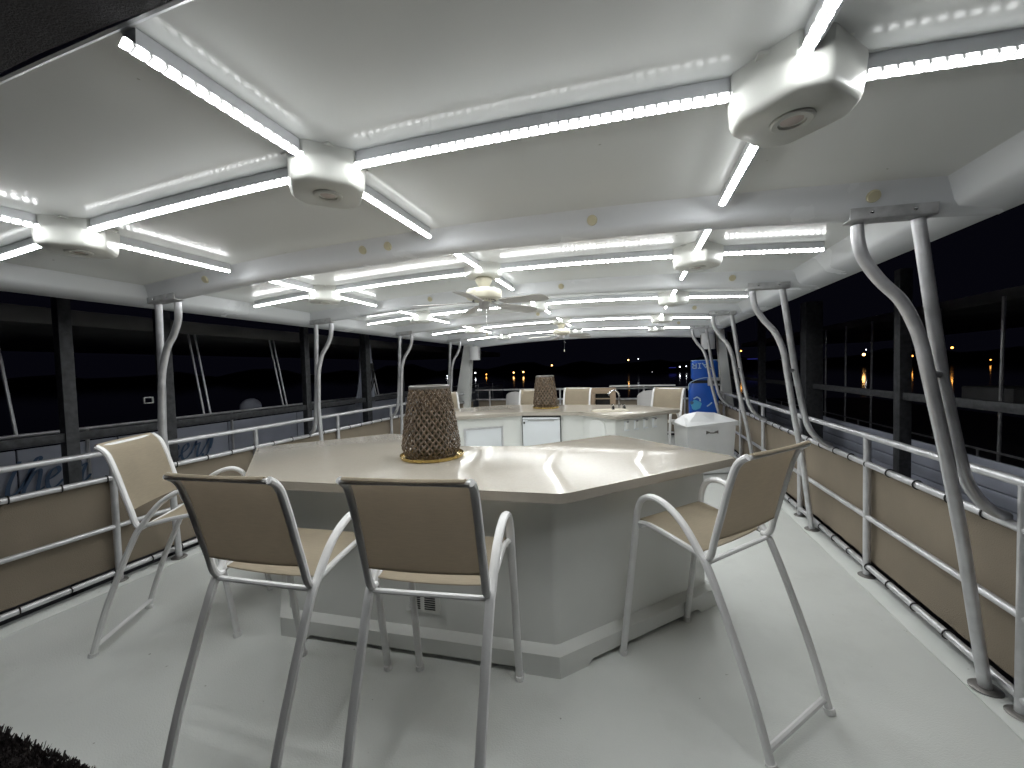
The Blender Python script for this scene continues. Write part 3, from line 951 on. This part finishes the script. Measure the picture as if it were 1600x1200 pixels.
# ================================================================== LANTERNS
def prof_r(v, H, rt, rb_, rmax):
    # v 0 bottom .. 1 top
    if v < .14: return rb_ + (rmax - rb_) * math.sin(v / .14 * math.pi / 2)
    u = (v - .14) / .86
    return rmax + (rt - rmax) * (u ** 1.12)
def make_lantern(loc, H, rt, rmax, n, label, segs=44):
    t = thing('woven_lantern', label, 'lantern', loc, 0, 'woven lanterns on the counters')
    bm = bmesh.new()
    turns = .30
    for fam in (1, -1):
        for k in range(n):
            a0 = 2 * math.pi * k / n
            prev = None
            for i in range(segs + 1):
                v = i / segs
                ang = a0 + fam * turns * 2 * math.pi * v
                over = math.sin((v * turns * 2 * n) * math.pi + (math.pi / 2 if fam > 0 else -math.pi / 2) + k * math.pi)
                r = prof_r(v, H, rt, rmax * .88, rmax) + .0042 * over + random.uniform(-.0006, .0006)
                z = .012 + (H - .02) * v
                w = .0150 * (.55 + .45 * r / rmax) / 2 * 28 / n
                tdir = Vector((-math.sin(ang), math.cos(ang), 0)) * (fam * turns * 2 * math.pi * r) + Vector((0, 0, H))
                tdir.normalize()
                nr = Vector((math.cos(ang), math.sin(ang), 0))
                sd = tdir.cross(nr)
                p = nr * r + Vector((0, 0, z))
                cur = [bm.verts.new(p + sd * w), bm.verts.new(p + nr * .0035), bm.verts.new(p - sd * w)]
                if prev:
                    bm.faces.new((prev[0], prev[1], cur[1], cur[0])); bm.faces.new((prev[1], prev[2], cur[2], cur[1]))
                prev = cur
    o = finish(bm, 'woven_shade', M['weave'], t, smooth=False)
    o['kind'] = 'stuff'
    finish(lathe_bm([(rt - .012, H - .012), (rt + .003, H - .014), (rt + .006, H - .006), (rt + .005, H + .004), (rt - .004, H + .008), (rt - .012, H + .004), (rt - .012, H - .012)], segs=36), 'top_rim', M['rim'], t)
    finish(lathe_bm([(0, .002), (rmax * .86, .002), (rmax * .90, .008), (rmax * .86, .014), (0, .014)], segs=36), 'base_ring', M['weave'], t)
    gl = finish(lathe_bm([(0, .016), (rmax * .58, .016), (rmax * .60, .03), (rmax * .60, H * .62), (rmax * .58, H * .62), (rmax * .57, .03), (0, .022)], segs=28), 'glass_cylinder', M['glass'], t)
    finish(lathe_bm([(0, .024), (rmax * .36, .024), (rmax * .36, H * .36), (rmax * .30, H * .37), (0, H * .365)], segs=24), 'candle', M['candle'], gl)
    return t
def make_tray(loc, r, label):
    o = finish(lathe_bm([(0, .001), (r - .012, .001), (r - .003, .004), (r, .022), (r - .003, .0225), (r - .007, .008), (r - .015, .006), (0, .006)], segs=48), 'brass_tray', M['brass'])
    o.location = loc
    return tag(o, label, 'tray')
make_tray((-1.262, 2.262, .950), .205, 'round brass tray under the large lantern on the near counter')
make_lantern((-1.270, 2.270, .956), .450, .126, .184, 31, 'large brown woven lantern on a brass tray on the near counter')
make_tray((-1.185, 5.37, .950), .185, 'round brass tray under the small lantern on the far counter')
make_lantern((-1.190, 5.375, .956), .440, .122, .168, 22, 'smaller-looking brown woven lantern on the far counter between two cream chairs', segs=30)

# ================================================================== THINGS AT THE BOW
# windscreen posts (broad white slabs leaning outwards) and speakers
for s, lb in ((-1, 'left'), (1, 'right')):
    t = thing('windscreen_post', 'broad white leaning post at the %s front corner of the roof' % lb, 'post')
    x1, x0 = (-3.50, -3.90) if s < 0 else (1.53, 1.76)
    bm = bmesh.new()
    w1, w0 = (.16, .42) if s < 0 else (.12, .20)
    v = []
    for x, w, z, y in ((x0, w0, 0.02, 8.25), (x1, w1, 2.12, 8.02)):
        v.append([bm.verts.new((x - w / 2, y, z)), bm.verts.new((x + w / 2, y, z)), bm.verts.new((x + w / 2, y + .16, z)), bm.verts.new((x - w / 2, y + .16, z))])
    for k in range(4): bm.faces.new((v[0][k], v[0][(k + 1) % 4], v[1][(k + 1) % 4], v[1][k]))
    bm.faces.new(v[0][::-1]); bm.faces.new(v[1])
    finish(bm, 'slab', M['white'], t, bevel=.02)
    sx = -3.335 if s < 0 else 1.32
    sp = thing('speaker', 'small white box speaker under the %s front corner of the roof' % lb, 'speaker', (sx, 8.0, 1.735 if s < 0 else 1.775))
    bm = bmesh.new()
    pr = [(-.105, .08), (.105, .08), (.115, .0), (.10, -.055), (.05, -.085), (-.05, -.085), (-.10, -.055), (-.115, 0)]
    prism_bm(pr, 0, .29, bm)
    finish(bm, 'cabinet', M['speaker'], sp, bevel=.012)
    finish(box_bm((0, .075, .145), (.236, .03, .25)), 'back_plate', M['dark'], sp, bevel=.004)
    finish(box_bm((s * .0, .10, .27), (.05, .06, .10)), 'mount', M['white'], sp, bevel=.004)

# deck box with faceted lid
bx = thing('deck_box', 'white fibreglass deck box with a faceted lid and bow-tie handle', 'deck box', (.66, 5.62, 0), R_(24))
W, D = .72, .34
bm = bmesh.new()
lo = [(.035, .03), (W - .05, .03), (W - .05, D), (.035, D)]
hi = [(.008, .004), (W - .012, .004), (W - .012, D), (.008, D)]
A = [bm.verts.new((x, y, .02)) for x, y in lo]; B = [bm.verts.new((x, y, .665)) for x, y in hi]
for k in range(4): bm.faces.new((A[k], A[(k + 1) % 4], B[(k + 1) % 4], B[k]))
bm.faces.new(A[::-1]); bm.faces.new(B)
finish(bm, 'body', M['box'], bx, bevel=.015)
bm = bmesh.new()
e0 = [(-.012, -.016), (W + .012, -.016), (W + .012, D + .01), (-.012, D + .01)]
L0 = [bm.verts.new((x, y, .663)) for x, y in e0]
L1 = [bm.verts.new((x, y, z)) for (x, y), z in zip(e0, (.675, .725, .735, .70))]
pk = [bm.verts.new(p) for p in ((.10, .09, .725), (.42, .04, .720), (.27, .20, .845), (.56, .24, .815), (.12, .28, .80))]
for k in range(4): bm.faces.new((L0[k], L0[(k + 1) % 4], L1[(k + 1) % 4], L1[k]))
bm.faces.new(L0[::-1])
for f in ((L1[0], L1[1], pk[1]), (L1[0], pk[1], pk[0]), (pk[0], pk[1], pk[2]), (pk[1], L1[1], pk[3]), (pk[1], pk[3], pk[2]), (L1[1], L1[2], pk[3]), (L1[2], pk[2], pk[3]), (L1[2], L1[3], pk[2]), (L1[3], pk[4], pk[2]), (L1[3], L1[0], pk[4]), (L1[0], pk[0], pk[4]), (pk[0], pk[2], pk[4])):
    bm.faces.new(f)
finish(bm, 'lid', M['box'], bx, smooth=False, bevel=.006)
bm = bmesh.new()
for sg in (-1, 1):
    box_bm((.36 + sg * .062, -.002, .585), (.045, .012, .042), bm)
vs = [v_ for v_ in bm.verts]
for v_ in vs:
    if abs(v_.co.x - .36) < .05: v_.co.z = .585 + (v_.co.z - .585) * .35
tube_bm([(.315, -.014, .580), (.36, -.022, .578), (.405, -.014, .580)], .008, 8, bm)
finish(bm, 'handle', M['rim'], bx)

# blue inflatable float standing on end
fl = thing('inflatable_float', 'tall blue inflatable float stood on end with white upside-down letters', 'inflatable float', (1.155, 7.55, 0))
def sect_bm(z0, z1, x0, x1, th):
    rows = []
    bm = bmesh.new()
    n, m = 16, 10
    rg = []
    for j in range(m + 1):
        v = j / m
        z = z0 + (z1 - z0) * v
        ins = .03 * max(0, abs(v - .5) * 2 - .8) / .2
        rg.append([])
        for i in range(n):
            a = 2 * math.pi * i / n
            cx_, sx_ = math.cos(a), math.sin(a)
            px = (x0 + x1) / 2 + ((x1 - x0) / 2 - ins) * math.copysign(abs(cx_) ** .35, cx_)
            py = (th / 2 - ins * .6) * math.copysign(abs(sx_) ** .5, sx_)
            rg[-1].append(bm.verts.new((px, py, z)))
    for a, b in zip(rg, rg[1:]):
        for i in range(n): bm.faces.new((a[i], a[(i + 1) % n], b[(i + 1) % n], b[i]))
    bm.faces.new(rg[0][::-1]); bm.faces.new(rg[-1])
    return bm
up = finish(sect_bm(1.22, 1.56, -.19, .24, .16), 'upper_chamber', M['blue'], fl)
lw = finish(sect_bm(.02, 1.165, -.235, .24, .18), 'lower_chamber', M['blue'], fl)
finish(sect_bm(1.15, 1.235, -.16, .22, .10), 'fold_seam', M['black'], fl)
finish(tube_bm([(-.19, -.03, 1.563), (.24, -.03, 1.563)], .008, 6), 'top_piping', M['pale'], fl)
finish(tube_bm(catmull([(-.245, -.085, 1.05), (-.225, -.10, 1.17), (-.10, -.10, 1.235), (.03, -.10, 1.262), (.24, -.10, 1.262)], 5), .006, 6), 'carry_rope', M['pale'], fl)
dv = finish(box_bm((.16, -.115, 1.19), (.20, .05, .13)), 'buckle_case', M['alu_plate'], fl, bevel=.006)
finish(box_bm((.175, -.1415, 1.185), (.14, .004, .055)), 'buckle_window', M['black'], dv)
def flat_poly(pts, y, name, m, parent, th=.004):
    bm = bmesh.new()
    A = [bm.verts.new((x, y, z)) for x, z in pts]; B = [bm.verts.new((x, y + th, z)) for x, z in pts]
    bm.faces.new(A); bm.faces.new(B[::-1])
    n = len(pts)
    for i in range(n): bm.faces.new((A[i], A[(i + 1) % n], B[(i + 1) % n], B[i]))
    return finish(bm, name, m, parent, smooth=False)
def bars(segs, y, name, m, parent, w=.016):
    bm = bmesh.new()
    for (xa, za), (xb, zb) in segs:
        d = Vector((xb - xa, 0, zb - za)); ln = d.length
        box_bm(((xa + xb) / 2, y, (za + zb) / 2), (ln + w * .6, .004, w), bm, ry=-math.atan2(d.z, d.x))
    return finish(bm, name, m, parent, smooth=False)
yl = -.085
# AIR, rotated by 180 degrees, reads R I A from the left and upside down
bars([((-.115, 1.43), (-.115, 1.51)), ((-.115, 1.43), (-.165, 1.43)), ((-.165, 1.43), (-.172, 1.455)), ((-.172, 1.455), (-.160, 1.474)), ((-.160, 1.474), (-.115, 1.474)), ((-.145, 1.474), (-.175, 1.51))], yl, 'letter_r', M['pale'], up)
bars([((-.062, 1.43), (-.062, 1.51)), ((-.085, 1.43), (-.04, 1.43)), ((-.085, 1.51), (-.04, 1.51))], yl, 'letter_i', M['pale'], up)
bars([((-.015, 1.515), (.035, 1.435)), ((.035, 1.435), (.085, 1.515)), ((.003, 1.487), (.067, 1.487))], yl, 'letter_a', M['pale'], up)
yb = -.0955
def blob(cx_, cz_, r, sq=1.0, n=18, wob=.12): return [(cx_ + r * (1 + wob * math.sin(5 * 2 * math.pi * k / n)) * math.cos(2 * math.pi * k / n), cz_ + r * sq * (1 + wob * math.cos(3 * 2 * math.pi * k / n)) * math.sin(2 * math.pi * k / n)) for k in range(n)]
flat_poly(blob(-.125, .79, .085), yb, 'splash_print', M['cyan'], lw)
flat_poly(blob(-.195, .83, .03), yb - .004, 'splash_dot', M['ink'], lw)
bars([((-.16, .90), (-.11, .93)), ((-.11, .93), (-.065, .90)), ((-.065, .90), (-.06, .86)), ((.05, .77), (.09, .80)), ((.09, .80), (.12, .83))], yb - .002, 'splash_stroke', M['pale'], lw, .02)

# lounge seats between the far chairs and the bow
def lounge(loc, w, h, label, opening=False):
    t = thing('lounge_seat', label, 'lounge seat', loc)
    finish(box_bm((0, .28, .24), (w, .55, .44)), 'seat_base', M['tanseat'], t, bevel=.03)
    if not opening:
        finish(box_bm((0, 0, h / 2 + .2), (w, .11, h - .4)), 'backrest', M['tanseat'], t, bevel=.035)
    else:
        bm = box_bm((0, 0, h - .05), (w, .10, .10))
        box_bm((0, 0, .60), (w, .10, .36), bm)
        box_bm((-w / 2 + .05, 0, h / 2 + .34), (.097, .099, h - .78), bm)
        box_bm((w / 2 - .05, 0, h / 2 + .34), (.097, .099, h - .78), bm)
        finish(bm, 'backrest', M['tanseat'], t, bevel=.006)
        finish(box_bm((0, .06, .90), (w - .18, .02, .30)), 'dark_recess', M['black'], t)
        finish(box_bm((0, -.045, .93), (w - .2, .02, .02)), 'recess_bar', M['tanseat'], t)
    return t
lounge((-1.01, 7.25, 0), .48, 1.13, 'plain tan lounge seat back behind the far counter chairs')
lounge((-.545, 7.25, 0), .46, 1.12, 'tan lounge seat back with a dark recess, left of the faucet', True)
for x, lb in ((-2.2, 'left of the small lantern'), (.30, 'behind the sideways far chair')):
    t = thing('helm_chair', 'grey curved captain chair back %s' % lb, 'captain chair', (x, 7.25, 0))
    rows = []
    for i in range(9):
        a = R_(-80 + 160 * i / 8)
        rows.append([(.23 * math.sin(a), .18 - .18 * math.cos(a) + .05 * v, .55 + .52 * v - .12 * (abs(i - 4) / 4) ** 2 * v) for v in (0, .25, .5, .75, .92, 1)])
    finish(sheet_bm(rows, .05), 'backrest', M['shell'], t)
    finish(box_bm((0, .22, .50), (.44, .42, .10)), 'cushion', M['shell'], t, bevel=.03)
    finish(tube_bm([(0, .22, 0), (0, .22, .46)], .04, 12), 'pedestal', M['alu'], t)

# ================================================================== DOCK AND NEIGHBOURING BOATS
def dock_frame(x, posts, z_beam, label, y0, y1, w=.10, hb=.075):
    t = thing('dock_structure', label, 'dock')
    for (yy, ww) in posts:
        finish(box_bm((x, yy, -.6), (ww, ww, 6.0)), 'post', M['galv'], t, bevel=.004)
    for k, z in enumerate(z_beam):
        finish(box_bm((x + .001, (y0 + y1) / 2, z), (.05, y1 - y0, hb)), 'beam', M['galv'], t, bevel=.004)
    return t
dock_frame(-4.62, [(2.06, .085), (2.80, .10), (4.62, .085), (5.98, .12), (7.1, .085), (9.4, .1)], [1.035], 'grey galvanised dock frame of posts and a beam beyond the left railing', .3, 11)
dock_frame(2.62, [(5.0, .10), (7.15, .22), (9.6, .12), (12.5, .12)], [1.115], 'grey galvanised dock frame of posts and a beam beyond the right railing', 2.4, 16)

def neighbour(x, s, label, roof_z, ys, pole_ys, panel_z, yl0=-2, yl1=16):
    t = thing('neighbour_boat', label, 'houseboat')
    finish(box_bm((x + s * 2.6, (yl0 + yl1) / 2, roof_z), (4.9, yl1 - yl0, .17)), 'roof', M['boatroof'], t, bevel=.03)
    finish(box_bm((x + s * 2.5, (yl0 + yl1) / 2, -1.6), (4.9, yl1 - yl0, 3.0)), 'hull', M['boatdark'], t, bevel=.05)
    finish(tube_bm([(x, yl0, panel_z[1] + .13), (x, yl1, panel_z[1] + .13)], .016, 8), 'rail', M['alu'], t)
    yy = yl0
    while yy < yl1:
        finish(tube_bm([(x, yy, -.1), (x, yy, panel_z[1] + .13)], .016, 8), 'rail_post', M['alu'], t); yy += 1.5
    for a, b in zip(ys, ys[1:]):
        finish(box_bm((x + s * .02, (a + b) / 2, (panel_z[0] + panel_z[1]) / 2), (.02, b - a - .012, panel_z[1] - panel_z[0])), 'side_panel', M['boatgrey'], t, bevel=.003)
    return t
nl = neighbour(-5.32, -1, 'dark houseboat moored on the left with blue-grey side panels and script lettering', 2.16, [-1.8, .6, 2.02, 2.75, 3.95, 5.1, 7.0, 9.2, 12, 15.8], [], (.10, .90))
for (ya, za, yb_, zb) in ((3.62, 1.99, 3.67, .93), (3.70, 1.99, 3.75, .93), (4.80, 1.95, 4.88, .93), (4.87, 1.95, 4.95, .93), (7.15, 1.95, 7.25, .93), (7.24, 1.95, 7.34, .93), (2.0, 2.05, 2.04, .93)):
    finish(tube_bm([(-5.5, ya, 2.1), (-5.34, yb_, zb)], .013, 8), 'roof_pole', M['alu'], nl)
finish(box_bm((-6.6, 3.4, .85), (.5, 3.0, .10)), 'inner_bench', M['boatgrey'], nl, bevel=.02)
bm = bmesh.new()
bmesh.ops.create_uvsphere(bm, u_segments=14, v_segments=8, radius=.16, matrix=Matrix.Translation((-6.2, 5.0, 1.0)) @ Matrix.Diagonal((.6, 1.2, .9, 1)))
finish(bm, 'covered_seat', M['boatgrey'], nl)
# script lettering on the panels: strokes in (u along the boat, v up)
def script(paths, u0, v0, sc, sl, x, w, m, name, parent, off=0.0):
    for nm, pl in paths:
        bm = bmesh.new()
        for kk, pts in enumerate(pl):
            x_ = x + .0008 * kk
            P = catmull([(a, 0, b) for a, b in pts], 6)
            prev = None
            for i, p in enumerate(P):
                q = P[min(i + 1, len(P) - 1)] - P[max(i - 1, 0)]
                ang = math.atan2(q.z, q.x)
                ww = w * (.35 + .65 * abs(math.sin(ang - R_(25))))
                n_ = Vector((-math.sin(ang), 0, math.cos(ang))) * ww
                def T(v): return (x_, u0 + (v.x + v.z * sl) * sc, v0 + v.z * sc)
                cur = [bm.verts.new(T(p + n_)), bm.verts.new(T(p - n_))]
                if prev: bm.faces.new((prev[0], cur[0], cur[1], prev[1]))
                prev = cur
        r_ = bmesh.ops.extrude_face_region(bm, geom=bm.faces[:])
        bmesh.ops.translate(bm, vec=(-.0004, 0, 0), verts=[v for v in r_['geom'] if isinstance(v, bmesh.types.BMVert)])
        finish(bm, name, m, parent, smooth=False)
E_ = lambda x: [(x, .42), (x + .22, .55), (x + .40, .78), (x + .30, 1.0), (x + .10, .85), (x + .04, .45), (x + .18, .05), (x + .42, .08), (x + .62, .35)]
Rr = lambda x: [(x, .30), (x + .14, .80), (x + .20, 1.05), (x + .26, .82), (x + .46, .92), (x + .40, .45), (x + .44, .06), (x + .62, .12), (x + .74, .35)]
PATHS1 = [('t', [[(.30, 2.05), (.22, 1.2), (.14, .5), (.20, .06), (.42, .10), (.56, .34)], [(-.10, 1.45), (.25, 1.52), (.68, 1.62)]]),
          ('h', [[(.56, .34), (.86, 1.4), (.98, 2.0), (.86, 2.15), (.76, 1.5), (.70, .7), (.66, 0)], [(.66, .2), (.86, .9), (1.06, .98), (1.10, .5), (1.14, .06), (1.34, .16)]]),
          ('e', [E_(1.34)]), ('r', [Rr(2.25)])]
PATHS2 = [('e', [E_(0)]), ('e', [E_(.62)]), ('r', [Rr(1.26)]),
          ('s', [[(1.98, .3), (2.2, .8), (2.38, 1.28), (2.46, .7), (2.36, .1), (2.12, -.04), (2.02, .16)]]), ('y', [[(2.52, 1.25), (2.56, .8), (2.50, .4)]])]
def squash(paths): return [(nm, [[(a, b if b < 1.05 else 1.05 + (b - 1.05) * .5) for a, b in pl] for pl in pls]) for nm, pls in paths]
for P_, u0, v0, sc in ((squash(PATHS1), 1.90, .50, .195), (PATHS2, 3.20, .515, .185)):
    script(P_, u0, v0, sc, .22, -5.300, .078, M['ink'], 'letter', nl)
# furled blue-grey sunshade on the neighbour boat
fs = thing('furled_sunshade', 'blue-grey furled sunshade cloth hanging behind the left railing', 'sunshade', (-4.95, 6.25, 0))
rows = []
for i in range(19):
    u = i / 18
    rows.append([(.10 + .05 * math.sin(u * 16 + v * 2.2), -.34 * (1 - u) * (1 - v * .72) + .27 * u * (1 - .25 * v), .86 + 1.2 * v) for v in [j / 10 for j in range(11)]])
finish(sheet_bm(rows, .012), 'cloth', M['boatgrey'], fs)
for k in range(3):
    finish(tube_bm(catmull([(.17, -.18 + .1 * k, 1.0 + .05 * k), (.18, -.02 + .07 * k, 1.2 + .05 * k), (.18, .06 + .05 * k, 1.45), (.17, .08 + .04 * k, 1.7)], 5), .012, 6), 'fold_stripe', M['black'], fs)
finish(tube_bm([(0.0, .16, -.3), (0.0, .16, 2.1)], .03, 10), 'mast', M['alu'], fs)
# white folding fitting seen past the left post
bm = bmesh.new()
for c_, s_ in (((0, 0, .03), (.02, .09, .012)), ((0, 0, -.03), (.02, .09, .012)), ((0, -.04, 0), (.019, .012, .06)), ((0, .04, 0), (.019, .012, .06))):
    box_bm(c_, s_, bm)
o = finish(bm, 'grab_handle', M['white'], bevel=.004); o.location = (-5.0, 2.86, 1.285)
tag(o, 'small white ring-shaped grab handle seen left of the nearest left roof post', 'handle')

nr = neighbour(4.5, 1, 'dark houseboat moored on the right with a flat roof and thin poles', 2.29, [2.0, 5.0, 8.0, 11.0, 14.0], [], (-.5, .10), 1.0, 20)
for yy in (6.66, 7.75, 9.55, 10.55, 11.5):
    finish(tube_bm([(4.52, yy, 2.25), (4.52, yy + .05, -.2)], .02, 8), 'roof_pole', M['alu'], nr)
o = finish(box_bm((4.95, 7.2, .90), (.5, .85, .32)), 'storage_chest', M['boatroof'], bevel=.02)
tag(o, 'pale storage chest on the right-hand neighbour boat', 'chest')
# horizontal siding just outside the right railing
sd = thing('dock_siding', 'grey horizontal siding boards below the right railing outside', 'siding', (0, 0, 0))
for k in range(5):
    finish(box_bm((3.0, 8.0, .52 - .13 * k), (.03, 12, .118)), 'board', M['boatgrey'], sd, bevel=.006)

# ================================================================== FAR LIGHTS
amber = glow_mat('sodium_glow', (1.0, .40, .07), 9)
warm = glow_mat('warm_glow', (1.0, .52, .16), 14)
whiteg = glow_mat('white_glow', (.9, .93, 1.0), 9)
blueg = glow_mat('blue_glow', (.12, .13, 1.0), .35)
FAR = [(-.431, -.011, 'w', 1.0, 'amber shore lamp left of the far counter, first from the left post'), (-.416, -.006, 'W', 1.0, 'whitish shore lamp next to the left windscreen post'),
       (-.384, -.011, 'a', .9, 'small amber shore lamp a little right of the left post'), (-.306, -.008, 'w', 1.0, 'amber shore lamp of a pair, left one above the counter'),
       (-.279, -.007, 'w', 1.1, 'amber shore lamp of a pair, right one above the counter'), (-.202, .008, 'w', 1.0, 'lone warm shore lamp above the small lantern'),
       (-.012, .015, 'w', .9, 'lone orange shore lamp right of the fan chain'), (.011, .017, 'W', .5, 'tiny white shore lamp right of the lone orange lamp'),
       (.104, -.005, 'W', .8, 'white shore lamp on the blue lit pier'), (.118, -.004, 'W', .6, 'small white shore lamp at the end of the blue lit pier'),
       (.232, .027, 'a', 1.0, 'orange shore lamp between the right roof posts'), (.042, -.016, 'W', .5, 'tiny white lamp low over the water'),
       (.459, .010, 'w', 1.6, 'bright orange lamp beyond the right neighbour boat'), (.463, .020, 'W', .5, 'tiny white lamp above the bright orange lamp'),
       (.539, .004, 'a', 1.1, 'orange lamp just left of the nearest right roof post'), (.602, .018, 'a', 1.2, 'orange lamp right of the nearest right roof post'),
       (.66, -.008, 'a', .6, 'small orange lamp at the far right'), (-.502, -.012, 'W', .7, 'white shore lamp seen between the left roof posts')]
for rx, rz_, kd, sz, lb in FAR:
    D_ = 330.0
    bm = bmesh.new()
    bmesh.ops.create_uvsphere(bm, u_segments=12, v_segments=8, radius=.52 * sz)
    o = finish(bm, 'shore_lamp', {'w': warm, 'a': amber, 'W': whiteg}[kd])
    o.location = (rx * D_, D_, 1.5 + rz_ * D_)
    tag(o, lb, 'lamp', 'lamps along the far shore')
o = finish(box_bm((.088 * 330, 330, -.6), (5.0, .5, .25)), 'lit_pier', blueg)
tag(o, 'far pier outlined in blue light', 'pier')
o = finish(box_bm((.258 * 330, 330, 4.2), (9, .5, .22)), 'lit_pier', blueg)
tag(o, 'long faint blue light line on the shore right of the float', 'pier')
o = finish(box_bm((4.5 + 3.0, 8.6, .0), (.2, .2, .2)), 'cabin_lamp', amber)
bpy.data.objects.remove(o)
